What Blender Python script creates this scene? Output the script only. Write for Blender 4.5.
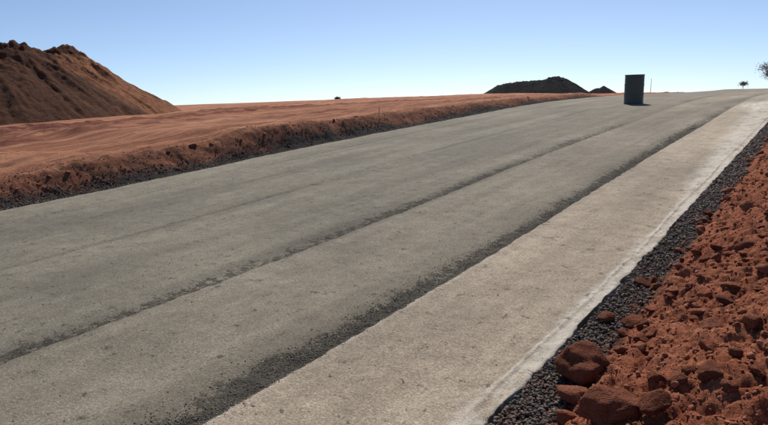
import bpy, math, random
import numpy as np
for o in list(bpy.data.objects): bpy.data.objects.remove(o)
SC = bpy.context.scene
COL = SC.collection
rnd = random.Random(7)
rng = np.random.default_rng(11)

# ------------------------------------------------------------------ camera
YAW, PITCH, ROLL, CAM_Z = 0.65148, 0.20698, -0.02927, 1.65
FW = np.array([-math.sin(YAW)*math.cos(PITCH), math.cos(YAW)*math.cos(PITCH), -math.sin(PITCH)])
_r = np.array([math.cos(YAW), math.sin(YAW), 0.0]); _u = np.cross(_r, FW)
RT = math.cos(ROLL)*_r + math.sin(ROLL)*_u
UP = np.cross(RT, FW)
CAMP = np.array([0.0, 0.0, CAM_Z])
cd = bpy.data.cameras.new('camera'); cam = bpy.data.objects.new('camera', cd); COL.objects.link(cam)
cd.sensor_width = 36; cd.lens = 36*600/768; cd.clip_start = 0.05; cd.clip_end = 6000
from mathutils import Matrix, Vector
cam.matrix_world = Matrix(((RT[0], UP[0], -FW[0], 0), (RT[1], UP[1], -FW[1], 0), (RT[2], UP[2], -FW[2], CAM_Z), (0, 0, 0, 1)))
SC.camera = cam

# ------------------------------------------------------------------ light
SUN_AZ, SUN_EL = math.radians(-29), math.radians(45)     # azimuth from +Y towards +X
w = bpy.data.worlds.new('World'); SC.world = w; w.use_nodes = True
nt = w.node_tree; nt.nodes.clear()
sky = nt.nodes.new('ShaderNodeTexSky'); sky.sky_type = 'NISHITA'; sky.sun_disc = False
sky.sun_elevation = SUN_EL; sky.sun_rotation = SUN_AZ; sky.altitude = 2000; sky.air_density = .8; sky.dust_density = 1.6; sky.ozone_density = 2.2
tc = nt.nodes.new('ShaderNodeTexCoord'); mp_ = nt.nodes.new('ShaderNodeMapping'); mp_.inputs['Location'].default_value = (0, 0, .045)   # the plateau looks slightly down onto its horizon
nt.links.new(tc.outputs['Generated'], mp_.inputs['Vector']); nt.links.new(mp_.outputs[0], sky.inputs['Vector'])
bg = nt.nodes.new('ShaderNodeBackground'); bg.inputs[1].default_value = 0.085
wo = nt.nodes.new('ShaderNodeOutputWorld')
nt.links.new(sky.outputs[0], bg.inputs[0]); nt.links.new(bg.outputs[0], wo.inputs[0])
sd = bpy.data.lights.new('sun', 'SUN'); sd.energy = 3.8; sd.angle = math.radians(0.53); sd.color = (1, .94, .86)
so = bpy.data.objects.new('sun', sd); COL.objects.link(so)
sdir = Vector((math.sin(SUN_AZ)*math.cos(SUN_EL), math.cos(SUN_AZ)*math.cos(SUN_EL), math.sin(SUN_EL)))
so.rotation_euler = sdir.to_track_quat('Z', 'Y').to_euler(); so.location = (0, 0, 30)
SC.view_settings.view_transform = 'Standard'; SC.view_settings.look = 'None'
SC.view_settings.exposure = 0.40; SC.view_settings.gamma = 1.0; SC.view_settings.use_curve_mapping = False

# ------------------------------------------------------------------ numpy noise
def _h(ix, iy, seed):
    h = (ix.astype(np.int64)*374761393 + iy.astype(np.int64)*668265263 + seed*2147483647 + 1013) & 0xffffffff
    h = ((h ^ (h >> 13))*1274126177) & 0xffffffff
    h = ((h ^ (h >> 16))*2246822519) & 0xffffffff
    return ((h ^ (h >> 15)) & 0xffffff)/float(0xffffff)
def vn(x, y, seed=0):
    """smooth value noise, -1..1"""
    x0 = np.floor(x); y0 = np.floor(y); fx = x-x0; fy = y-y0
    fx = fx*fx*fx*(fx*(fx*6-15)+10); fy = fy*fy*fy*(fy*(fy*6-15)+10)
    a = _h(x0, y0, seed); b = _h(x0+1, y0, seed); c = _h(x0, y0+1, seed); d = _h(x0+1, y0+1, seed)
    return 2*((a*(1-fx)+b*fx)*(1-fy) + (c*(1-fx)+d*fx)*fy)-1
def fbm(x, y, oct=4, seed=0, gain=.5):
    s = 0; a = 1; t = 0
    for k in range(oct):
        s = s + a*vn(x*2**k+17.3*k, y*2**k-9.1*k, seed+k); t += a; a *= gain
    return s/t
def lumps(x, y, seed=0):
    """rounded worley clods: 1 at a clod's centre, 0 in the gaps; random height per cell"""
    x0 = np.floor(x); y0 = np.floor(y); best = np.zeros_like(x)
    for i in (-1, 0, 1):
        for j in (-1, 0, 1):
            cx_, cy_ = x0+i, y0+j
            px = cx_+_h(cx_, cy_, seed); py = cy_+_h(cx_, cy_, seed+1); r = .35+.6*_h(cx_, cy_, seed+2)
            d2 = ((x-px)**2+(y-py)**2)/(r*r)
            best = np.maximum(best, np.sqrt(np.clip(1-d2, 0, 1))*r)
    return best
def sst(x, a, b):
    t = np.clip((x-a)/(b-a), 0, 1); return t*t*(3-2*t)

# ------------------------------------------------------------------ lie of the land (u = distance across from the photographer, s = along the road)
KN = np.array([-60, -2, 3, 6, 9, 13, 18, 24, 32, 45, 90, 140, 3000.])
GR = np.array([0, .04673, .03328, .0537, .0476, .03267, .03902, .00775, -.01511, -.01724, -.01177, -.028, -.028])
_S = np.concatenate([np.linspace(-60, 140, 4001), np.linspace(141, 3000, 900)])
_g = np.interp(_S, KN, GR)
_Z = np.concatenate([[0], np.cumsum((_g[1:]+_g[:-1])/2*np.diff(_S))]); _Z -= np.interp(0, _S, _Z)
def zr(s): return np.interp(s, _S, _Z)
CV = .00099
def cv(s):
    t = np.clip(s-2, 0, None)
    return np.where(t < 90, -.5*CV*t*t, -.5*CV*8100-CV*90*(t-90))
U_LEFT, U_S4, U_S3, U_S1, U_S2, U_RIGHT = -9.147, -8.18, -6.086, -3.982, -2.354, -1.197
def bank(s): return np.interp(s, [-10, 3, 7, 10, 15, 22, 35, 60, 90], [.15, .22, .40, .42, .28, .17, .11, .15, .22])
def edge_wob(s): return .05*vn(s*.9, s*0+3, 5)+.03*vn(s*3.1, s*0, 6)
def ground_z(u, s):
    """height of the soil everywhere; the slab lies on it between U_LEFT and U_RIGHT"""
    base = zr(s)
    # left: gravel strip, bank, field
    d = np.clip(-10.1-u, 0, None)
    far = .03*np.minimum(d, 35)*sst(s, -10, 12)*(1-.75*sst(s, 25, 60)) + .036*np.clip(d-36, 0, 4000)*(1-.55*sst(s, 60, 110))
    t0 = -9.60+.10*vn(s*.7, s*0+8, 21)+.05*vn(s*2.3, s*0+8, 22)
    rise = sst(-u, -t0, -t0+.64+.15*vn(s*.5, s*0, 23)+40*sst(s, 30, 65))
    zl = base-.07 + (bank(s)*(1+.18*vn(s*.8, s*0+1, 24)) + .07)*rise - far
    zl = zl-.35*sst(s, 55, 90)*(1-sst(-u, 25, 45))
    # right: gravel strip and loose berm
    r = np.clip(u+.93+.05*vn(s*1.3, s*0+4, 31), 0, None)
    hb = .40*(1-np.exp(-r/.55))*(1+.12*vn(s*.6, u*.6, 32))
    hb = hb*(1-sst(u, 1.6, 5)*.5)*(1-.6*sst(s, 30, 60)) - .02*np.clip(u-4, 0, 200)
    zg = base-.014+hb
    z = np.where(u < -5, zl, zg)
    under = (u > U_LEFT-.02) & (u < U_RIGHT+.02)
    z = np.where(under, base-.13, z)
    return z
def ground_fine(u, s):
    """relief of the soil: field ruts, bank clods, berm lumps"""
    out = np.zeros_like(u)
    a = sst(-u, 9.5, 9.7)*(1-sst(-u, 10.3, 11.0))        # bank
    m = a > .001
    if m.any():
        x, y = u[m], s[m]
        n = .022*lumps(x*6, y*5, 41)+.018*lumps(x*13, y*11, 43)+.022*fbm(x*4, y*1.6, 3, 47)+.026*fbm(x*9, y*8, 3, 48)
        out[m] += (n-.015)*a[m]
    b = sst(-u, 10.0, 10.8)                                   # field
    m = b > .001
    if m.any():
        x, y = u[m], s[m]; xx = x+.04*y+.12*vn(y*.06, x*.02, 50)
        n = .012*fbm(xx*1.1, y*.05, 3, 51)+.022*fbm(xx*5.5, y*.12, 3, 54)+.014*fbm(x*.12, y*.09, 3, 57)
        tr = np.exp(-((np.mod(xx+1.1, 5.2)-1.2)/.22)**2)+np.exp(-((np.mod(xx+1.1, 5.2)-3.1)/.22)**2)
        n -= .035*tr*(.5+.5*vn(y*.2, xx*.3, 60))
        for wu, wh, ww, sd_ in ((-12.6, .05, .30, 301), (-15.2, .06, .45, 303), (-18.8, .08, .6, 305), (-23.5, .09, .8, 307), (-29, .12, 1.1, 309)):
            cw = wu+.5*vn(y*.07, y*0+wu, sd_)+.03*y
            e = np.exp(-((x-cw)/ww)**2)*np.clip(.35+.9*vn(y*.13, y*0, sd_+1), 0, 1)
            n += e*(wh*.5+wh*1.6*lumps(x*2.6, y*1.7, sd_+2)+wh*.5*fbm(x*6, y*3, 2, sd_+4))
        rough = sst(fbm(x*.10+3, y*.13, 3, 62), .05, .35)
        near_pile = sst(-x, 15.5, 18)*(1-sst(-x, 25, 29))*(1-sst(np.abs(y-7.5), 4, 7))*sst(fbm(x*.35, y*.35, 3, 97), -.45, .0)
        n += np.maximum(rough*.35, near_pile*.7)*(.14*lumps(x*1.4, y*.9, 63)+.12*lumps(x*3, y*2.2, 66)+.08*fbm(x*4, y*2.5, 3, 68))
        n += .016*fbm(x*5, y*3, 3, 69)
        out[m] += n*b[m]
    c = sst(u, -1.0, -.80)                                    # berm
    m = (c > .001) & (s < 60)
    if m.any():
        x, y = u[m], s[m]
        wx = x+.04*vn(x*6, y*6, 70); wy = y+.04*vn(x*6+9, y*6, 71)
        n = .040*lumps(wx*4.2, wy*4.2, 72)+.052*lumps(wx*8.5, wy*8.5, 75)+.036*lumps(wx*17, wy*17, 78)+.016*lumps(wx*32, wy*32, 79)+.06*fbm(x*1.8, y*1.8, 3, 80)+.022*fbm(x*15, y*15, 3, 84)
        out[m] += (n-.06)*c[m]
    return out
def soil(u, s):
    u = np.atleast_1d(np.asarray(u, float)); s = np.atleast_1d(np.asarray(s, float))
    return ground_z(u, s)+ground_fine(u, s)
def pixel_dir(px, py):
    d = FW*600+RT*(px-384)+UP*(212.5-py); return d/np.linalg.norm(d)
def hit(px, py, tmax=120):
    """where the sight line of a photo pixel meets the soil"""
    d = pixel_dir(px, py); t = np.geomspace(1.2, tmax, 6000); P = CAMP+t[:, None]*d
    z = ground_z(P[:, 0]-cv(P[:, 1]), P[:, 1]); k = int(np.argmax(P[:, 2] < z)); return P[k], float(t[k]*(d@FW))

# ------------------------------------------------------------------ mesh helpers
def link(name, me, mat=None, parent=None):
    o = bpy.data.objects.new(name, me); COL.objects.link(o)
    if mat: me.materials.append(mat) if not me.materials else None
    if parent: o.parent = parent
    return o
def tag(o, label=None, cat=None, group=None, kind=None):
    if label: o['label'] = label
    if cat: o['category'] = cat
    if group: o['group'] = group
    if kind: o['kind'] = kind
    return o
def np_mesh(name, verts, faces, smooth=True, attrs=None):
    me = bpy.data.meshes.new(name); n = faces.shape[1]
    me.vertices.add(len(verts)); me.vertices.foreach_set('co', np.ascontiguousarray(verts, dtype=np.float32).ravel())
    me.loops.add(faces.size); me.loops.foreach_set('vertex_index', np.ascontiguousarray(faces, dtype=np.int32).ravel())
    me.polygons.add(len(faces)); me.polygons.foreach_set('loop_start', np.arange(0, faces.size, n, dtype=np.int32))
    me.polygons.foreach_set('loop_total', np.full(len(faces), n, dtype=np.int32))
    if smooth: me.polygons.foreach_set('use_smooth', np.ones(len(faces), dtype=bool))
    me.update(calc_edges=True)
    for k, a in (attrs or {}).items():
        at = me.attributes.new(k, 'FLOAT', 'POINT'); at.data.foreach_set('value', np.ascontiguousarray(a, dtype=np.float32).ravel())
    return me
def grid_faces(nu, ns):
    i = np.arange(nu-1)[:, None]; j = np.arange(ns-1)[None, :]
    a = i*ns+j
    return np.stack([a, a+ns, a+ns+1, a+1], -1).reshape(-1, 4)
def ico(sub):
    import bmesh
    bm = bmesh.new(); bmesh.ops.create_icosphere(bm, subdivisions=sub, radius=1)
    bm.verts.ensure_lookup_table()
    v = np.array([x.co[:] for x in bm.verts]); f = np.array([[q.index for q in p.verts] for p in bm.faces]); bm.free()
    return v, f
def n3(p, sc, seed):
    return (vn(p[:, 0]*sc+7, p[:, 1]*sc+p[:, 2]*sc*.7, seed)+vn(p[:, 1]*sc+3, p[:, 2]*sc-p[:, 0]*sc*.6, seed+1)+vn(p[:, 2]*sc-5, p[:, 0]*sc+p[:, 1]*sc*.5, seed+2))/1.7
def rock_shape(sub, seed, rough=.18, facets=7):
    v, f = ico(sub); r = np.random.default_rng(seed)
    # cut by random planes so it has broken faces, then roughen
    for k in range(facets):
        n = r.normal(size=3); n /= np.linalg.norm(n); dcut = r.uniform(.5, .88)
        d = v@n; over = np.clip(d-dcut, 0, None); v = v-over[:, None]*n*.98
    q = v/np.linalg.norm(v, axis=1)[:, None]
    v = v*(1+rough*n3(q, 1.7, seed*5)[:, None]+rough*.45*n3(q, 4.5, seed*5+9)[:, None])
    if sub >= 3: v = v*(1+rough*.22*n3(q, 11, seed*5+20)[:, None]+rough*.12*n3(q, 24, seed*5+30)[:, None])
    return v*np.array([1, r.uniform(.75, 1), r.uniform(.6, .85)]), f
def rand_rot(n, r):
    q = r.normal(size=(n, 4)); q /= np.linalg.norm(q, axis=1)[:, None]; w_, x, y, z = q.T
    return np.stack([np.stack([1-2*(y*y+z*z), 2*(x*y-z*w_), 2*(x*z+y*w_)], -1), np.stack([2*(x*y+z*w_), 1-2*(x*x+z*z), 2*(y*z-x*w_)], -1), np.stack([2*(x*z-y*w_), 2*(y*z+x*w_), 1-2*(x*x+y*y)], -1)], 1)
def scatter(name, pos, size, mat, shapes, r, smooth=False):
    V = []; F = []; T = []; off = 0
    which = r.integers(0, len(shapes), len(pos)); R = rand_rot(len(pos), r); tone = r.random(len(pos))
    for k, (v, f) in enumerate(shapes):
        ix = np.where(which == k)[0]
        if not len(ix): continue
        p = np.einsum('nij,vj->nvi', R[ix], v)*size[ix][:, None, None]+pos[ix][:, None, :]
        V.append(p.reshape(-1, 3)); F.append((f[None]+(np.arange(len(ix))*len(v))[:, None, None]+off).reshape(-1, 3)); T.append(np.repeat(tone[ix], len(v))); off += len(ix)*len(v)
    me = np_mesh(name, np.concatenate(V), np.concatenate(F), smooth, {'tone': np.concatenate(T)})
    return link(name, me, mat)

# ------------------------------------------------------------------ materials
class NT:
    def __init__(s, name, rough=.95, spec=.2):
        s.m = bpy.data.materials.new(name); s.m.use_nodes = True; s.t = s.m.node_tree; s.b = s.t.nodes['Principled BSDF']
        s.b.inputs['Roughness'].default_value = rough; s.b.inputs['Specular IOR Level'].default_value = spec
        s.geo = s.t.nodes.new('ShaderNodeNewGeometry'); s.pos = s.geo.outputs['Position']
    def l(s, a, b): s.t.links.new(a, b)
    def mapped(s, sc):
        n = s.t.nodes.new('ShaderNodeMapping'); n.inputs['Scale'].default_value = sc; s.l(s.pos, n.inputs['Vector']); return n.outputs[0]
    def noise(s, scale, det=3, rough=.55, vec=None):
        n = s.t.nodes.new('ShaderNodeTexNoise'); n.inputs['Scale'].default_value = scale; n.inputs['Detail'].default_value = det; n.inputs['Roughness'].default_value = rough
        s.l(vec or s.pos, n.inputs['Vector']); return n.outputs['Fac']
    def voro(s, scale, vec=None, feature='F1'):
        n = s.t.nodes.new('ShaderNodeTexVoronoi'); n.feature = feature; n.inputs['Scale'].default_value = scale; s.l(vec or s.pos, n.inputs['Vector']); return n.outputs['Distance']
    def attr(s, name):
        n = s.t.nodes.new('ShaderNodeAttribute'); n.attribute_name = name; return n.outputs['Fac']
    def rng(s, x, a, b, c=0., d=1.):
        n = s.t.nodes.new('ShaderNodeMapRange'); s.l(x, n.inputs[0])
        for k, q in enumerate((a, b, c, d)): n.inputs[k+1].default_value = q
        return n.outputs[0]
    def math(s, op, a, b=None):
        n = s.t.nodes.new('ShaderNodeMath'); n.operation = op
        for k, q in enumerate((a, b)):
            if q is None: continue
            if isinstance(q, (int, float)): n.inputs[k].default_value = q
            else: s.l(q, n.inputs[k])
        return n.outputs[0]
    def mix(s, f, a, b, mode='MIX'):
        n = s.t.nodes.new('ShaderNodeMix'); n.data_type = 'RGBA'; n.blend_type = mode
        for q, i in ((f, 0), (a, 6), (b, 7)):
            if isinstance(q, (int, float)): n.inputs[i].default_value = q
            elif isinstance(q, tuple): n.inputs[i].default_value = (*q, 1)
            else: s.l(q, n.inputs[i])
        return n.outputs[2]
    def grey(s, x):
        n = s.t.nodes.new('ShaderNodeCombineColor')
        for k in range(3): s.l(x, n.inputs[k])
        return n.outputs[0]
    def bump(s, x, dist, strength=1.0, prev=None):
        n = s.t.nodes.new('ShaderNodeBump'); n.inputs['Distance'].default_value = dist; n.inputs['Strength'].default_value = strength
        s.l(x, n.inputs['Height'])
        if prev is not None: s.l(prev, n.inputs['Normal'])
        return n.outputs[0]
    def done(s, col, nrm=None):
        s.l(col, s.b.inputs['Base Color']) if not isinstance(col, tuple) else None
        if isinstance(col, tuple): s.b.inputs['Base Color'].default_value = (*col, 1)
        if nrm is not None: s.l(nrm, s.b.inputs['Normal'])
        return s.m

def mat_soil(name, A, B, dark, bump_d=.012, sc=1.0):
    m = NT(name, .97, .1)
    n1 = m.noise(1.3*sc, 4); n2 = m.noise(9*sc, 5, .65); n3_ = m.noise(60*sc, 4, .65)
    c = m.mix(m.rng(n1, .35, .68), A, B)
    c = m.mix(m.rng(n2, .5, .75, 0, .75), c, dark)
    oi = m.t.nodes.new('ShaderNodeObjectInfo')
    c = m.mix(m.rng(oi.outputs['Random'], .55, 1, 0, .55), c, tuple(min(1, q*1.5+.03) for q in B)); c = m.mix(m.rng(oi.outputs['Random'], .35, 0, 0, .6), c, dark)
    c = m.mix(1.0, c, m.grey(m.rng(n3_, .3, .7, .68, 1.25)), 'MULTIPLY')
    b = m.bump(n2, bump_d*2.0); b = m.bump(n3_, bump_d*.7, 1, b); b = m.bump(m.voro(45*sc), bump_d*.5, .8, b)
    return m.done(c, b)

def mat_ground():
    m = NT('ground_soil', .97, .08)
    st = m.mapped((1.1, .045, 1)); st2 = m.mapped((3.6, .16, 1))
    streak = m.noise(1.0, 4, .6, st); streak2 = m.noise(1.0, 4, .6, st2); big = m.noise(.14, 4, .6); mid = m.noise(1.6, 5, .6); fine = m.noise(22, 4, .65)
    c = m.mix(m.rng(streak, .34, .66), (.35, .148, .078), (.50, .245, .142))
    c = m.mix(m.rng(streak2, .47, .60, 0, .9), c, (.20, .075, .042))
    c = m.mix(m.rng(m.noise(1.0, 4, .65, m.mapped((9, .35, 1))), .50, .64, 0, .7), c, (.22, .085, .048))
    c = m.mix(m.rng(big, .50, .66, 0, .55), c, (.47, .235, .14))
    c = m.mix(m.rng(mid, .53, .68, 0, .55), c, (.21, .078, .045))
    # turned-over red clods near the stockpile
    c = m.mix(m.math('MULTIPLY', m.attr('redpatch'), m.rng(mid, .30, .50)), c, (.125, .040, .030))
    # bank: moist dark brown soil
    bankc = m.mix(m.rng(mid, .35, .65), (.165, .070, .042), (.28, .112, .064))
    bankc = m.mix(m.rng(m.noise(7, 4), .45, .65, 0, .7), bankc, (.075, .038, .029))
    c = m.mix(m.attr('bank'), c, bankc)
    # berm: red loose soil
    n5 = m.noise(5, 5, .65)
    bermc = m.mix(m.rng(n5, .35, .65), (.285, .090, .046), (.43, .165, .090))
    bermc = m.mix(m.rng(m.noise(28, 4, .7), .48, .66, 0, .7), bermc, (.105, .036, .022))
    c = m.mix(m.attr('berm'), c, bermc)
    c = m.mix(m.attr('gravelbed'), c, (.040, .036, .034))
    c = m.mix(1.0, c, m.grey(m.rng(fine, .3, .7, .75, 1.2)), 'MULTIPLY')
    b = m.bump(m.noise(1.0, 4, .65, m.mapped((9, .35, 1))), .04, .8); b = m.bump(mid, .05, .7, b); b = m.bump(fine, .03, 1, b); b = m.bump(m.noise(75, 4, .75), .016, 1, b)
    return m.done(c, b)

def mat_concrete():
    m = NT('rolled_concrete', .93, .18)
    long1 = m.noise(1.0, 4, .6, m.mapped((1.6, .12, 1))); long2 = m.noise(1.0, 3, .6, m.mapped((7, .5, 1)))
    big = m.noise(.5, 4, .6); mid = m.noise(5, 5, .65); sp = m.noise(70, 4, .7); sp2 = m.noise(190, 3, .7); vo = m.voro(85)
    c = m.mix(m.attr('lane'), (.192, .174, .133), (.348, .289, .217))
    c = m.mix(1.0, c, m.grey(m.rng(long1, .3, .7, .80, 1.18)), 'MULTIPLY')
    c = m.mix(1.0, c, m.grey(m.rng(long2, .3, .7, .93, 1.07)), 'MULTIPLY')
    c = m.mix(1.0, c, m.grey(m.rng(big, .3, .7, .80, 1.18)), 'MULTIPLY')
    c = m.mix(1.0, c, m.grey(m.rng(mid, .3, .7, .84, 1.15)), 'MULTIPLY')
    c = m.mix(1.0, c, m.grey(m.rng(m.math('MULTIPLY', m.attr('soft'), m.rng(mid, .25, .65, .4, 1.25)), 0, 1, 1, .60)), 'MULTIPLY')
    c = m.mix(1.0, c, m.grey(m.rng(sp, .28, .72, .60, 1.36)), 'MULTIPLY')
    for vs, lo, hi in ((75, .90, 1.10), (150, .87, 1.13)):          # exposed grains of aggregate
        vn_ = m.t.nodes.new('ShaderNodeTexVoronoi'); vn_.inputs['Scale'].default_value = vs; m.l(m.pos, vn_.inputs['Vector'])
        sx = m.t.nodes.new('ShaderNodeSeparateColor'); m.l(vn_.outputs['Color'], sx.inputs[0])
        c = m.mix(1.0, c, m.grey(m.rng(sx.outputs[0], 0, 1, lo, hi)), 'MULTIPLY')
    pale = m.math('MULTIPLY', m.attr('pale'), m.rng(m.noise(5, 5, .75, m.mapped((1, .45, 1))), .34, .54))
    c = m.mix(m.math('MULTIPLY', pale, .95), c, (.60, .55, .47))
    thr = m.math('ADD', m.attr('dark'), m.math('MULTIPLY', m.math('SUBTRACT', m.noise(11, 6, .8), .5), 2.4))
    dk = m.rng(thr, .25, .95)
    c = m.mix(m.math('MULTIPLY', dk, .9), c, (.060, .055, .047))
    c = m.mix(1.0, c, m.grey(m.rng(sp2, .3, .7, .70, 1.28)), 'MULTIPLY')
    pit = m.rng(m.noise(46, 3, .7), .63, .74)          # small dark pits
    c = m.mix(m.math('MULTIPLY', pit, .4), c, (.07, .063, .053))
    b = m.bump(mid, .02, .7); b = m.bump(sp, .010, .8, b); b = m.bump(sp2, .004, .7, b)
    b = m.bump(m.math('MULTIPLY', dk, m.math('ADD', m.noise(38, 4, .75), vo)), .030, 1.0, b)
    return m.done(c, b)

def mat_stone(name, A, B, C, dust=0):
    m = NT(name, .9, .25); t = m.attr('tone')
    c = m.mix(m.rng(t, 0, .7), A, B); c = m.mix(m.rng(t, .86, .9), c, C)
    n = m.noise(120, 3, .7)
    if dust: c = m.mix(m.rng(m.noise(6, 5, .7), .42, .68, 0, dust), c, (.20, .115, .080))
    c = m.mix(1.0, c, m.grey(m.rng(n, .3, .7, .75, 1.2)), 'MULTIPLY')
    return m.done(c, m.bump(n, .002, .8))
def mat_plain(name, col, rough=.7, spec=.3, metal=0, var=.15, sc=20):
    m = NT(name, rough, spec); m.b.inputs['Metallic'].default_value = metal
    n = m.noise(sc, 4, .6); k = m.noise(sc*.12, 3)
    c = m.mix(1.0, col, m.grey(m.rng(n, .3, .7, 1-var, 1+var)), 'MULTIPLY'); c = m.mix(1.0, c, m.grey(m.rng(k, .3, .7, 1-var, 1+var)), 'MULTIPLY')
    return m.done(c, m.bump(n, .002, .3))

M_GROUND = mat_ground(); M_CONC = mat_concrete()
M_CLOD = mat_soil('red_clod', (.25, .080, .043), (.38, .145, .080), (.145, .048, .029), .018, 3)
M_CLODBR = mat_soil('brown_clod', (.19, .080, .048), (.30, .128, .074), (.12, .056, .038), .006, 2)
M_DARKROCK = mat_soil('umber_rock', (.20, .066, .038), (.30, .110, .062), (.125, .045, .029), .016, 3)
M_GRAVEL = mat_stone('dark_gravel', (.042, .038, .035), (.15, .130, .112), (.24, .17, .13), .7)
M_AGG = mat_stone('concrete_crumb', (.055, .050, .043), (.16, .14, .112), (.30, .255, .20))
M_CCR = mat_stone('slab_crumb', (.085, .075, .060), (.20, .172, .135), (.34, .29, .225))
M_CRUMB = mat_stone('soil_crumb', (.19, .062, .034), (.34, .122, .067), (.43, .18, .105))

# ------------------------------------------------------------------ ground sheet
def uu_ground():
    return np.concatenate([-np.geomspace(1800, 62, 26), np.arange(-60, -24, .45), np.arange(-24, -12, .17), np.arange(-12, -10.9, .06), np.arange(-10.9, -9.10, .03), np.array([-9.08, -8.8, -6, -4, -2, -1.3]),
                           np.arange(-1.24, .42, .0125), np.arange(.42, 2.6, .08), np.geomspace(2.7, 1800, 34)])
def steps(segs):
    out = [segs[0][0]]
    for a, b, f in segs:
        while out[-1] < b-1e-6: out.append(min(out[-1]+f(out[-1]), b))
    return np.array(out)
sg = steps([(-400, -40, lambda s: 30), (-40, -4, lambda s: 2), (-4, 1.4, lambda s: .10), (1.4, 5.0, lambda s: .0165), (5.0, 30, lambda s: .0046*s), (30, 150, lambda s: .012*s), (150, 2600, lambda s: .12*s)])
ug = uu_ground()
Uq, Sq = np.meshgrid(ug, sg, indexing='ij'); uf, sf = Uq.ravel(), Sq.ravel()
zz = ground_z(uf, sf)+ground_fine(uf, sf)
dz = sst(np.hypot(uf, sf), 250, 1500)*0
verts = np.stack([uf+cv(sf), sf, zz+dz], -1)
a_bank = sst(-uf+.10*vn(sf*1.5, uf*1.5, 91), 9.52, 9.66)*(1-sst(-uf+.4*fbm(sf*1.2, uf*2, 3, 92), 10.0, 10.5))
a_berm = sst(uf, -1.05, -.88)
gw = .06*fbm(sf*4, uf*4, 3, 93)
a_grav = np.maximum(sst(-uf+gw, 9.0, 9.1)*(1-sst(-uf+gw*1.5, 9.74, 9.98)), sst(uf+gw, -1.3, -1.22)*(1-sst(uf+gw, -.97, -.86)))
a_red0 = sst(-uf, 15.5, 18)*(1-sst(-uf, 25, 29))*(1-sst(np.abs(sf-7.5), 4, 8))*sst(fbm(uf*.35, sf*.35, 3, 97), -.45, .0)
a_red = a_red0
for wu, ww, sd_ in ((-12.6, .30, 301), (-15.2, .45, 303), (-18.8, .6, 305), (-23.5, .8, 307), (-29, 1.1, 309)):
    cw = wu+.5*vn(sf*.07, sf*0+wu, sd_)+.03*sf
    a_red = np.maximum(a_red, .75*np.exp(-((uf-cw)/(ww*1.1))**2)*np.clip(.35+.9*vn(sf*.13, sf*0, sd_+1), 0, 1))
me = np_mesh('ground', verts, grid_faces(len(ug), len(sg)), True, {'bank': a_bank, 'berm': a_berm, 'gravelbed': a_grav, 'redpatch': a_red})
tag(link('ground', me, M_GROUND), kind='structure')

# ------------------------------------------------------------------ road: rolled concrete placed in strips
def seam_shift(s, u0):
    return .009*vn(s*.6, s*0+u0, 171)+.004*vn(s*5, s*0+u0, 172)+.010*vn(s*21, s*0+u0, 173)
def seam_band(u, s, u0, w0, seed):
    """1 inside the open coarse band on the left side of a seam"""
    u0 = u0+seam_shift(s, u0)
    wv = w0*(.75+.35*fbm(s*.45, s*0+seed, 3, seed)+.12*vn(s*5, u*4, seed+5))
    d = (u0-u)/np.maximum(wv, .02)
    return sst(d, -.26, .06)*(1-sst(d, .30, 1.25))
road = bpy.data.objects.new('road', None); COL.objects.link(road); tag(road, kind='structure')
sr = steps([(-8, 0, lambda s: .12), (0, 7, lambda s: .022), (7, 40, lambda s: .0045*s), (40, 150, lambda s: .02*s)])
def slab_z(u, s):
    z = zr(s)+.006*fbm(u*.5, s*.25, 3, 101)+.004*fbm(u*3, s*1.2, 3, 104)+.0022*vn(u*14, s*14, 107)
    b1 = seam_band(u, s, U_S1, .32, 111); b2 = seam_band(u, s, U_S2, .30, 115)
    b3 = seam_band(u, s, U_S3, .16, 119)*.3; b4 = seam_band(u, s, U_S4, .12, 123)*.3
    z = z-.012*b1-.018*b2-.004*b3-.004*b4 + (.010*b2+.006*b1)*fbm(u*16, s*16, 2, 126)
    z = z+.009*sst(u-seam_shift(s, U_S2), U_S2-.01, U_S2+.02)*np.exp(-np.clip(u-U_S2, 0, 9)/.25)+.006*sst(u-seam_shift(s, U_S1), U_S1-.01, U_S1+.02)*np.exp(-np.clip(u-U_S1, 0, 9)/.2)
    rl = U_RIGHT-.095+.010*vn(s*.7, s*0, 131)+.006*vn(s*6, s*0, 132)+.004*vn(s*19, s*0, 136)
    z = z+.010*np.exp(-((u-rl)/.009)**2)*np.clip(.6+.6*vn(s*1.7, s*0, 133)+.4*vn(s*9, s*0, 134), 0, 1) - .006*sst(u, rl, rl+.03)+.004*vn(u*30, s*22, 135)*sst(u, rl-.3, rl)
    return z, b1, b2, b3, b4
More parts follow.
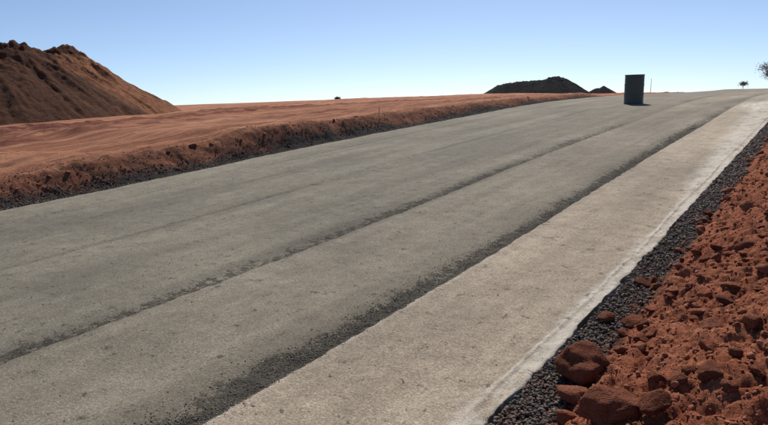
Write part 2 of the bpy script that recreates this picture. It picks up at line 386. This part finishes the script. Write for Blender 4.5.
def strip(ua, ub, du, name, label):
    n = max(4, int((ub-ua)/du)); u = np.linspace(ua, ub, n+1)
    left = abs(ua-U_LEFT) < 1e-6; right = abs(ub-U_RIGHT) < 1e-6
    u = np.concatenate([[ua], u, [ub]])
    U_, S_ = np.meshgrid(u, sr, indexing='ij')
    fr = (U_-ua)/(ub-ua)
    U_ = U_+(0 if left else (1-fr)*seam_shift(S_, ua))+(0 if right else fr*seam_shift(S_, ub))
    if right:
        wv = .012*vn(sr*1.6, sr*0, 141)+.007*vn(sr*8, sr*0, 142)+.007*vn(sr*22, sr*0, 143)
        for k in (-1, -2): U_[k] += wv
    if left:
        wv = .03*vn(sr*1.7, sr*0, 145)+.02*vn(sr*6, sr*0, 146)
        for k in (0, 1): U_[k] += wv
    z, b1, b2, b3, b4 = slab_z(U_, S_)
    z[0] -= .12; z[-1] -= .12
    if right: z[-2] -= .004
    lane = np.where(ub == U_RIGHT, 1.0, np.where(ua == U_S1, .24, .04))+U_*0
    lane = lane+(ub != U_RIGHT)*.22*sst(S_, 9, 32)+(ub != U_RIGHT)*.10*sst(U_, U_S3, U_S1)*sst(S_, 4, 12)
    lane = np.clip(lane-(ub == U_RIGHT)*.20*sst(S_, 12, 30), 0, 1)
    dark = np.clip(np.maximum(np.maximum(b1*.72, b2*.92), np.maximum(b3*.62, b4*.50)), 0, 1)
    dark = dark*(1-.9*sst(S_, np.where(U_ < -3, 7, 12), np.where(U_ < -3, 19, 24)))*(.72+.4*vn(S_*.5, U_*.2, 155))
    soft = np.maximum(np.maximum(b3*3.3, b4*3.0)*.85, np.maximum(seam_band(U_, S_, U_S1+.05, .55, 211)*.75, seam_band(U_, S_, U_S2, .75, 215)*.7))
    for q, (uq, wq, aq) in enumerate(((-7.3, .22, .4), (-6.75, .14, .35), (-5.2, .25, .45), (-4.65, .15, .5), (-3.3, .16, .4), (-2.9, .10, .35), (-1.9, .16, .25))):
        soft = np.maximum(soft, aq*np.exp(-((U_-uq-.06*vn(S_*.15, S_*0+q, 221))/wq)**2)*np.clip(.55+.8*vn(S_*.28, S_*0+q, 223), 0, 1.2))
    soft = np.clip(soft*(.6+.55*vn(S_*.7, U_*1.5, 225)), 0, 1)
    rl_ = U_RIGHT-.095+.010*vn(S_*.7, S_*0, 131)+.006*vn(S_*6, S_*0, 132)+.004*vn(S_*19, S_*0, 136)
    pe = sst(U_, U_RIGHT-.15-.05*vn(S_*1.3, S_*0, 151)-.65*sst(S_, 5, 16), U_RIGHT-.085-.25*sst(S_, 5, 16))*.75
    pe = np.maximum(pe, np.exp(-((U_-rl_)/.014)**2)*(1-.6*sst(S_, 6, 12)))
    pe = np.clip(pe+.5*np.exp(-((U_-U_S2-seam_shift(S_, U_S2)-.03)/.03)**2)*(.3+.5*vn(S_*.8, S_*0, 152)), 0, 1)
    splash = np.exp(-(((U_+1.75)/.45)**2+((S_-20.5)/1.3)**2)); pe = np.clip(pe+1.6*splash, 0, 1)
    P = np.stack([(U_+cv(S_)).ravel(), S_.ravel(), z.ravel()], -1)
    me = np_mesh(name, P, grid_faces(len(u), len(sr)), True, {'lane': lane, 'dark': dark, 'pale': pe, 'soft': soft})
    o = link(name, me, M_CONC, road); o['label'] = label; return o
strip(U_LEFT, U_S1, .038, 'concrete_strip', 'wide grey strip of rolled concrete beside the left bank')
strip(U_S1, U_S2, .022, 'concrete_strip', 'grey-brown middle strip of rolled concrete between two rough seams')
strip(U_S2, U_RIGHT, .0095, 'concrete_strip', 'pale beige outer strip of rolled concrete beside the gravel shoulder')

# ------------------------------------------------------------------ gravel, crumbs (uncountable)
S20 = [rock_shape(1, 300+k, .22, 5) for k in range(6)]           # 20..80 faces
S20 = [(v, f) for v, f in S20]
def place(u, s, z): return np.stack([u+cv(s), s, z], -1)
def sdist(n, a, b, p=1.0):
    """more of them near the photographer"""
    t = rng.random(n)**p; return a*(b/a)**t
# right shoulder
n = 20000; s = sdist(n, 1.3, 24, 1.15); u = U_RIGHT+.005+rng.random(n)*(.27+.05*vn(s*1.1, s*0, 161)); sz = (.003+.012*rng.random(n)**2.4)*(1+.9*sst(s, 3, 12))
o = scatter('shoulder_gravel', place(u, s, ground_z(u, s)+.2*sz+rng.random(n)*.012), sz, M_GRAVEL, S20, rng)
tag(o, 'dark grey crushed gravel strip between pale slab edge and red berm', 'gravel', kind='stuff')
# left shoulder
n = 9000; s = sdist(n, 1.5, 45, .9); u = U_LEFT-.01-rng.random(n)**1.05*.80; sz = rng.uniform(.006, .019, n)
o = scatter('shoulder_gravel', place(u, s, ground_z(u, s)+.2*sz+rng.random(n)*.015), sz, M_GRAVEL, [ico(1)]*1 and [rock_shape(1, 310+k, .25, 5) for k in range(3)], rng)
tag(o, 'dark gravel strip at the foot of the brown earth bank', 'gravel', kind='stuff')
# coarse open aggregate in the seams
def seam_stones(u0, w, n, smin, smax, seed, label):
    s = sdist(n, .6, 15, 1.0); u = u0-(np.abs(rng.normal(.30, .38, n))-.06)*w*(.75+.35*fbm(s*.45, s*0+seed, 3, seed))
    keep = rng.random(n) < .25+.75*sst(fbm(u*7, s*4, 3, seed+40), -.25, .25)
    u, s = u[keep], s[keep]; sz = rng.uniform(smin, smax, len(u))*(1+.5*sst(s, 5, 16)); z = slab_z(u, s)[0]
    o = scatter('seam_aggregate', place(u, s, z+.15*sz), sz, M_AGG, S20, rng); tag(o, label, 'aggregate', kind='stuff')
seam_stones(U_S2, .34, 12000, .0018, .0068, 115, 'dark coarse loose aggregate along the seam beside the pale outer strip')
seam_stones(U_S1, .30, 5000, .0015, .0052, 111, 'thin dark line of loose aggregate along the seam beside the wide grey strip')
# crumbs strewn over the slab
n = 1500; s = sdist(n, .6, 30, 1.0); u = rng.uniform(U_LEFT+.1, U_RIGHT-.05, n); keep = rng.random(n) < np.where(u > -4.6, 1, .45); u, s = u[keep], s[keep]
sz = .0018+.006*rng.random(len(u))**3.5; o = scatter('concrete_crumbs', place(u, s, slab_z(u, s)[0]+.3*sz), sz, M_CCR, S20, rng)
tag(o, 'small loose crumbs of concrete strewn over the road surface', 'crumbs', kind='stuff')
n = 1600; s = sdist(n, .7, 12, 1.0); u = U_S2+rng.normal(.0, .022, n); sz = .0015+.0045*rng.random(n)**2
o = scatter('concrete_crumbs', place(u, s, slab_z(u, s)[0]+.2*sz), sz, M_CCR, S20, rng); tag(o, 'pale broken crumbs along the raw edge of the beige outer strip', 'crumbs', kind='stuff')
n = 420; s = sdist(n, 1.4, 14, 1.1); u = U_RIGHT+.01+rng.random(n)*.27; sz = .010+.012*rng.random(n)**2
o = scatter('shoulder_gravel', place(u, s, ground_z(u, s)+.35*sz+.004), sz, M_GRAVEL, [rock_shape(2, 360+k, .15, 12) for k in range(6)], rng, False); tag(o, 'coarser broken stones among the fine dark gravel by the slab edge', 'gravel', kind='stuff')
# berm crumbs
n = 5500; s = sdist(n, 1.4, 14, 1.1); u = -.97+rng.random(n)**1.1*1.5; sz = .003+.019*rng.random(n)**3
o = scatter('soil_crumbs', place(u, s, soil(u, s)+.05*sz), sz, M_CRUMB, [rock_shape(2, 330+k, .22, 9) for k in range(8)], rng, True)
tag(o, 'small crumbs of loose red soil all over the berm', 'soil', kind='stuff')
n = 13000; s = sdist(n, 1.4, 16, 1.1); u = -1.04+rng.random(n)**1.05*1.4; sz = .0025+.0075*rng.random(n)**2
o = scatter('soil_crumbs', place(u, s, soil(u, s)+.15*sz), sz, M_CRUMB, [rock_shape(1, 350+k, .25, 5) for k in range(6)], rng, True)
tag(o, 'finest grains of red soil scattered across berm and gravel edge', 'soil', kind='stuff')
# bank and field crumbs
n = 4500; s = sdist(n, 1.5, 60, .9); u = -9.62-np.abs(rng.normal(.25, .35, n)); sz = .005+.015*rng.random(n)**3
o = scatter('soil_crumbs', place(u, s, soil(u, s)+.25*sz), sz, M_CLODBR, [rock_shape(1, 340+k, .3, 4) for k in range(4)], rng, True)
tag(o, 'brown soil crumbs covering the earth bank along the road', 'soil', kind='stuff')

# ------------------------------------------------------------------ clods and rocks on the berm, one object each
BIG = [  # photo pixel of centre, width px, squash, material, label
 (588, 372, 58, 1.1, M_DARKROCK, 'largest rounded dark rust-brown rock, lying against the gravel edge of the red berm'),
 (577, 396, 36, .7, M_DARKROCK, 'flattish dark clod tucked under the largest rust-brown rock'),
 (612, 413, 58, .85, M_DARKROCK, 'broad angular dark brown rock with a lit crest, next to a rounder orange clod'),
 (655, 416, 36, .8, M_CLOD, 'rounded orange-topped clod beside the broad angular rock'),
 (566, 417, 26, .75, M_CLOD, 'crumbly light red clod at the gravel edge beside the broad angular rock'),
 (634, 321, 24, .85, M_CLOD, 'upper rounded red clod of a pair at the berm foot'),
 (625, 334, 20, .8, M_CLOD, 'lower small red clod of a pair at the berm foot'),
 (669, 367, 22, .45, M_CLOD, 'flat pale orange slab of soil lying on the berm'),
 (709, 386, 26, 1.0, M_DARKROCK, 'upright dark wedge-shaped clod standing in loose red soil'),
 (676, 390, 20, .9, M_DARKROCK, 'dark lump beside the flat pale orange slab of soil'),
 (607, 319, 18, .9, M_DARKROCK, 'dark clod resting on the gravel strip by the berm foot'),
 (640, 348, 20, .8, M_CLOD, 'lumpy red clod halfway between rock pile and flat soil slab'),
 (623, 352, 22, .8, M_CLOD, 'red clod touching the back of the largest rock'),
 (643, 284, 16, .9, M_DARKROCK, 'dark rounded clod at the gravel edge, above the pair of red clods'),
 (656, 288, 14, .8, M_CLOD, 'small red clod next to the dark rounded clod at the gravel edge'),
 (746, 244, 24, .8, M_DARKROCK, 'large dark flat-topped clod high on the berm'),
 (747, 212, 18, .8, M_DARKROCK, 'dark lump on the berm beyond the flat-topped clod'),
 (697, 256, 16, .7, M_CLOD, 'reddish slab-like clod on the berm slope below the flat-topped clod'),
]
def put_rock(P, rad, squash, mat, sub, seed, name='dirt_clod', sink=.25, shared=None, rz=None):
    if shared is None:
        v, f = rock_shape(sub, seed, .14, 13); me = np_mesh(name, v, f, True); me.materials.append(mat)
    else: me = shared
    o = bpy.data.objects.new(name, me); COL.objects.link(o)
    o.scale = (rad, rad*rnd.uniform(.8, 1.0), rad*squash); o.rotation_euler = (rnd.uniform(-.35, .35), rnd.uniform(-.35, .35), rnd.uniform(0, 6.28) if rz is None else rz)
    x, y = P[0], P[1]; z = float(soil(x-float(cv(y)), y)[0]); o.location = (x, y, z+rad*squash*(1-2*sink)*.55)
    return o
taken = []
for k, (px, py, wpx, sq, mt, lab) in enumerate(BIG):
    P, dep = hit(px, py+.12*wpx); rad = wpx*dep/600/2*1.12
    o = put_rock(P, rad, sq, mt, 4 if wpx > 30 else 3, 500+k, 'rock' if mt is M_DARKROCK else 'dirt_clod'); taken.append((P[0], P[1], rad))
    tag(o, lab, 'rock' if mt is M_DARKROCK else 'clod')
CL = []
for k in range(12):
    v, f = rock_shape(3, 700+k, .20, 11); m_ = np_mesh('dirt_clod', v, f, True); m_.materials.append(M_CLOD if k % 3 else M_DARKROCK); CL.append(m_)
CLB = []
for k in range(4):
    v, f = rock_shape(2, 760+k, .2, 9); m_ = np_mesh('dirt_clod', v, f, True); m_.materials.append(M_CLODBR); CLB.append(m_)
cnt = 0; tries = 0
while cnt < 250 and tries < 6000:
    tries += 1
    s_ = 1.7*(13/1.7)**rnd.random(); u_ = -1.0+1.35*rnd.random()**1.2
    x, y = u_+float(cv(s_)), s_
    d = np.array([x, y, float(zr(s_))+.15])-CAMP; dep = d@FW
    if dep < .5: continue
    qx = 384+600*(d@RT)/dep; qy = 212.5-600*(d@UP)/dep
    if not (520 < qx < 775 and 100 < qy < 432): continue
    rad = (.016+.045*rnd.random()**2.4)*(1+.5*min(1, s_/10))
    if any((x-a)**2+(y-b)**2 < (r+rad*.8)**2 for a, b, r in taken): continue
    taken.append((x, y, rad)); ci = rnd.randrange(12); o = put_rock((x, y), rad, rnd.uniform(.55, .95), None, 0, 0, shared=CL[ci], sink=.3)
    if ci % 3: tag(o, 'small reddish clod among many on the loose red soil berm', 'clod', 'red clods strewn over the soil berm')
    else: tag(o, 'small dark umber clod among the red ones on the soil berm', 'clod', 'dark clods strewn over the soil berm')
    cnt += 1

# clods along the top and foot of the left bank
P, dep = hit(193, 147); o = put_rock(P, .085, .9, M_DARKROCK, 3, 801); tag(o, 'dark lump of earth perched alone on the bank crest beside the field', 'clod')
for k in range(26):
    s_ = 2.5*(30/2.5)**rnd.random(); u_ = rnd.choice([-10.1, -10.2, -9.85, -10.5])+rnd.uniform(-.15, .15)
    o = put_rock((u_+float(cv(s_)), s_), rnd.uniform(.03, .06), rnd.uniform(.6, .95), None, 0, 0, shared=CLB[rnd.randrange(4)], sink=.3)
    tag(o, 'small brown clod lying on the earth bank across the road', 'clod', 'clods along the earth bank')

# ------------------------------------------------------------------ stockpiles
def pile(name, cones, half, res, mat, base_fn, slope=.64, noise_amp=1.0, seed=900, tones=None):
    """cones: (x, y, apex z). A heap of tipped loads: the highest of overlapping rough cones."""
    c = np.array(cones); cxm, cym = c[:, 0].mean(), c[:, 1].mean()
    g = np.linspace(-half, half, res); X, Y = np.meshgrid(g+cxm, g+cym, indexing='ij')
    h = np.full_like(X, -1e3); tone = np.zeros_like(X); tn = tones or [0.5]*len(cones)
    for i, (ax, ay, az) in enumerate(cones):
        wx = X+noise_amp*.5*fbm(X*.35, Y*.35, 2, seed+i*7); wy = Y+noise_amp*.5*fbm(X*.35+40, Y*.35, 2, seed+i*7+3)
        d = np.hypot(wx-ax, wy-ay); ang = np.arctan2(Y-ay, X-ax)
        gul = noise_amp*.10*vn(ang*7, d*.25, seed+i)*sst(d, .3, 3)+noise_amp*.10*vn(ang*19, d*.3, seed+50+i)*sst(d, 1, 4)
        hh = az-slope*(np.sqrt(d*d+.25*noise_amp)-.4*noise_amp)+gul
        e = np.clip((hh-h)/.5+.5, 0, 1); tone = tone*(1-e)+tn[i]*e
        h = np.maximum(h, hh)
    top = sst(h, max(a[2] for a in cones)*.35, max(a[2] for a in cones))
    h = h+noise_amp*(.10*fbm(X*.9, Y*.9, 4, seed+90)+((.06+.30*top)*(lumps(X*1.5, Y*1.5, seed+95)+.6*lumps(X*3.2, Y*3.2, seed+98)-.3)+.26*sst(top, .7, .95)*(lumps(X*2.3, Y*2.3, seed+93)-.2))+.07*fbm(X*3.5, Y*3.5, 3, seed+99))
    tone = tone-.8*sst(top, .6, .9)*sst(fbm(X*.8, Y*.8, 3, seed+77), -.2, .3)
    gz = base_fn(X, Y)-.35
    keep = h > gz-.2; h = np.maximum(h, gz)
    P = np.stack([X.ravel(), Y.ravel(), h.ravel()], -1); F = grid_faces(res, res); kf = keep.ravel()
    F = F[kf[F].any(1)]; used = np.unique(F); mp = np.full(len(P), -1); mp[used] = np.arange(len(used))
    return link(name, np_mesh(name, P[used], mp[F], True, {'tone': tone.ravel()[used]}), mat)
def gz_world(X, Y):
    u = X-cv(Y); return ground_z(u.ravel(), Y.ravel()).reshape(X.shape)
def at(px, py, dist):
    """a point seen at a pixel, dist metres away over the ground"""
    d = pixel_dir(px, py); d = d/np.hypot(d[0], d[1]); return tuple(CAMP+dist*d)
def mat_pile(name, A, B, D, sc=1):
    m = NT(name, .97, .08); n1 = m.noise(.5*sc, 4, .6); n2 = m.noise(2.2*sc, 5, .7); n3_ = m.noise(11*sc, 4, .7)
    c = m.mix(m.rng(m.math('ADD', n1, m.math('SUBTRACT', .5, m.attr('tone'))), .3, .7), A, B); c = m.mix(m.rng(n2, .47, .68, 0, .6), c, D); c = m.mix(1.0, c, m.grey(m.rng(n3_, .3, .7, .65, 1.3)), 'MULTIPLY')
    b = m.bump(n2, .35, 1); b = m.bump(n3_, .16, 1, b); return m.done(c, b)
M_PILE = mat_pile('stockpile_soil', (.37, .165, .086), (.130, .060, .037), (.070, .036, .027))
M_BLACK = mat_pile('black_aggregate', (.016, .017, .021), (.026, .027, .031), (.012, .013, .016), .8)
o = pile('dirt_pile', [at(-70, 44, 58), at(-30, 47, 53), at(11, 44, 53), at(27, 46, 55), at(52, 50, 57), at(65, 48, 59), at(36, 60, 53), at(20, 75, 49.5), at(-8, 62, 50)], 20, 320, M_PILE, gz_world, .68, tones=[.3, .3, .25, .5, 1.0, 1.15, .85, .05, .05])  # tones: loads' own colour, plus lit right flank and shaded left front painted in
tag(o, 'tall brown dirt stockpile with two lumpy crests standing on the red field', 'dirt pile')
o = pile('gravel_pile', [at(x, np.interp(x, [499, 508, 522, 535, 547, 552, 557, 563], [84.6, 82.6, 81, 80.4, 79.2, 77.4, 76.6, 77.6]), 118+1.2*math.sin(x)) for x in np.arange(499, 564, 2.0)], 18, 190, M_BLACK, gz_world, .62, .6, 1000)
tag(o, 'wide black aggregate heap on the horizon with a peak at one end', 'gravel pile')
o = pile('gravel_pile', [at(598, 87.5, 122), at(604, 86, 122)], 7, 120, M_BLACK, gz_world, .60, .5, 1100)
tag(o, 'small low black aggregate heap between the wide heap and the drum', 'gravel pile')

# ------------------------------------------------------------------ steel drum
def lathe(name, prof, mat, parent=None, seg=64):
    a = np.linspace(0, 2*math.pi, seg, endpoint=False); V = []; F = []
    for r, z in prof:
        V += [(r*math.cos(t), r*math.sin(t), z) for t in a]
    for i in range(len(prof)-1):
        for j in range(seg):
            k = (j+1) % seg; F.append((i*seg+j, i*seg+k, (i+1)*seg+k, (i+1)*seg+j))
    F2 = [tuple(range(seg-1, -1, -1)), tuple(range((len(prof)-1)*seg, len(prof)*seg))]
    me = bpy.data.meshes.new(name); me.from_pydata(V, [], F+F2); me.update()
    for p in me.polygons: p.use_smooth = len(p.vertices) == 4
    return link(name, me, mat, parent)
M_DRUM = mat_plain('drum_paint', (.068, .078, .066), .5, .35, 0, .06, 3)
M_DRUM2 = mat_plain('drum_lid_paint', (.090, .095, .083), .5, .35, 0, .25, 14)
DX, DS = -5.681, 21.5257
dr = bpy.data.objects.new('steel_drum', None); COL.objects.link(dr)
dr.location = (DX, DS, float(slab_z(np.array([DX-float(cv(DS))]), np.array([DS]))[0][0])-.004); dr.scale = (1, 1, 1)
tag(dr, 'dark blue-grey steel drum standing upright alone on the concrete road', 'drum')
R0, HD = .305, .97
pf = [(R0-.012, 0), (R0+.006, 0), (R0+.008, .02), (R0, .03)]
for hz in (.335, .635): pf += [(R0, hz-.03), (R0+.007, hz-.012), (R0+.007, hz+.012), (R0, hz+.03)]
pf += [(R0, HD-.03), (R0-.002, HD-.022)]
lathe('body', pf, M_DRUM, dr)
lathe('rim', [(R0-.012, HD-.03), (R0+.006, HD-.022), (R0+.009, HD-.010), (R0+.004, HD), (R0-.008, HD), (R0-.010, HD-.018)], M_DRUM2, dr)
lathe('lid', [(R0-.013, HD-.024), (R0-.013, HD-.014), (R0-.04, HD-.012), (R0-.05, HD-.016)], M_DRUM2, dr)
for bx, by, br in ((.19, .05, .034), (-.18, -.07, .02)):
    b = lathe('bung', [(br, HD-.018), (br, HD-.004), (br*.8, HD-.001)], M_DRUM2, dr, 20); b.location = (bx, by, 0)

# ------------------------------------------------------------------ stakes and pole
def tube_np(pts, rad, seg=8):
    V = []; F = []
    pts = [Vector(p) for p in pts]
    for i, p in enumerate(pts):
        t = (pts[min(i+1, len(pts)-1)]-pts[max(i-1, 0)]).normalized(); a = t.orthogonal().normalized(); b = t.cross(a)
        V += [tuple(p+rad[i]*(math.cos(q)*a+math.sin(q)*b)) for q in [2*math.pi*k/seg for k in range(seg)]]
    for i in range(len(pts)-1):
        for k in range(seg): j = (k+1) % seg; F.append((i*seg+k, i*seg+j, (i+1)*seg+j, (i+1)*seg+k))
    F.append(tuple(range(seg-1, -1, -1))); F.append(tuple(range((len(pts)-1)*seg, len(pts)*seg)))
    return V, F
def py_mesh(name, V, F, mat, parent=None, smooth=False):
    me = bpy.data.meshes.new(name); me.from_pydata(V, [], F); me.update()
    if smooth:
        for p in me.polygons: p.use_smooth = True
    return link(name, me, mat, parent)
M_WOOD = mat_plain('weathered_wood', (.30, .20, .14), .85, .2, 0, .25, 30)
M_STEEL = mat_plain('grey_steel', (.55, .56, .58), .55, .4, 0, .1, 10)
P, dep = hit(379, 121)
st = py_mesh('survey_stake', [(x*q, y*q, z) for z, q in ((-.25, .2), (-.02, .4), (.36, .4), (.38, .3)) for x, y in ((-.02, -.014), (.02, -.014), (.02, .014), (-.02, .014))],
             [(0, 3, 2, 1), (12, 13, 14, 15)]+[(4*i+k, 4*i+(k+1) % 4, 4*i+4+(k+1) % 4, 4*i+4+k) for i in range(3) for k in range(4)], M_WOOD)
st.location = tuple(P); st.rotation_euler = (.04, .05, .6); tag(st, 'thin wooden survey stake driven into the earth bank', 'stake')
pp = at(650.5, 93, 105); gzp = float(gz_world(np.array([[pp[0]]]), np.array([[pp[1]]]))[0, 0])
pole = bpy.data.objects.new('marker_pole', None); COL.objects.link(pole); pole.location = (pp[0], pp[1], gzp); tag(pole, 'thin grey pole on the horizon just beyond the drum', 'pole')
V, F = tube_np([(0, 0, -.3), (0, 0, 1.2), (0, 0, 2.2)], [.045, .04, .03]); py_mesh('shaft', V, F, M_STEEL, pole, True)
V, F = tube_np([(0, 0, 2.2), (0, 0, 2.26)], [.05, .05]); py_mesh('cap', V, F, M_STEEL, pole)

# ------------------------------------------------------------------ trees and shrub on the horizon
M_BARK = mat_plain('grey_bark', (.16, .125, .105), .9, .1, 0, .25, 8)
def mat_leaf(name, A, B):
    m = NT(name, .8, .2); c = m.mix(m.rng(m.noise(1.6, 3), .35, .65), A, B); return m.done(c)
M_LEAF = mat_leaf('dry_foliage', (.22, .19, .15), (.32, .27, .22))
M_LEAF2 = mat_leaf('dark_foliage', (.040, .045, .028), (.075, .070, .042))
def tree(name, base, h, spread, nleaf, leaf, mat, label, cat, seed, trunk_h=.35, leafsize=.07):
    r = random.Random(seed); root = bpy.data.objects.new(name, None); COL.objects.link(root); root.location = base; tag(root, label, cat)
    V, F, tips = [], [], []
    def limb(p, d, L, rad, depth):
        pts = [p]; q = Vector(p); dd = Vector(d)
        for k in range(3):
            dd = (dd+Vector((r.uniform(-.22, .22), r.uniform(-.22, .22), r.uniform(-.05, .18)))).normalized(); q = q+dd*L/3; pts.append(q.copy())
        v, f = tube_np(pts, [rad, rad*.85, rad*.7, rad*.5], 6); o = len(V); V.extend(v); F.extend([tuple(i+o for i in t) for t in f])
        if depth == 0: tips.append(q); tips.append(pts[2]); return
        for k in range(r.randint(3, 4)):
            a = r.uniform(0, 6.28); e = r.uniform(.35, .95)*spread
            nd = (dd+Vector((math.cos(a)*e, math.sin(a)*e, r.uniform(-.1, .3)))).normalized(); limb(pts[r.choice((2, 3, 3))], nd, L*r.uniform(.55, .8), rad*.5, depth-1)
    limb(Vector((0, 0, -.2)), Vector((.05, .03, 1)), h*trunk_h, h*.022, 3)
    py_mesh('trunk', V, F, M_BARK, root, True)
    LV, LF = [], []
    for k in range(nleaf):
        c = Vector(r.choice(tips))+Vector((r.gauss(0, 1), r.gauss(0, 1), r.gauss(0, .8)))*leaf
        a = Vector((r.gauss(0, 1), r.gauss(0, 1), r.gauss(0, 1))).normalized(); b = a.orthogonal().normalized(); sz = leafsize*r.uniform(.6, 1.4); o = len(LV)
        LV += [tuple(c+a*sz), tuple(c+b*sz*.5), tuple(c-a*sz), tuple(c-b*sz*.5)]; LF.append((o, o+1, o+2, o+3))
    py_mesh('crown', LV, LF, mat, root)
    return root
def on_ground(px, dist):
    p = at(px, 92, dist); return (p[0], p[1], float(gz_world(np.array([[p[0]]]), np.array([[p[1]]]))[0, 0]))
tree('tree', on_ground(770, 92), 4.2, 1.2, 2200, .34, M_LEAF, 'sparse grey-leaved tree at the far end of the road, cut by the frame', 'tree', 3)
tree('small_tree', on_ground(742, 112), 2.1, 1.4, 600, .18, M_LEAF, 'tiny sparse tree on the horizon at the end of the road', 'tree', 5)
tree('low_shrub', on_ground(337, 92), 1.0, 1.7, 900, .16, M_LEAF2, 'low dark shrub on the skyline at the far edge of the red field', 'shrub', 8, .3)
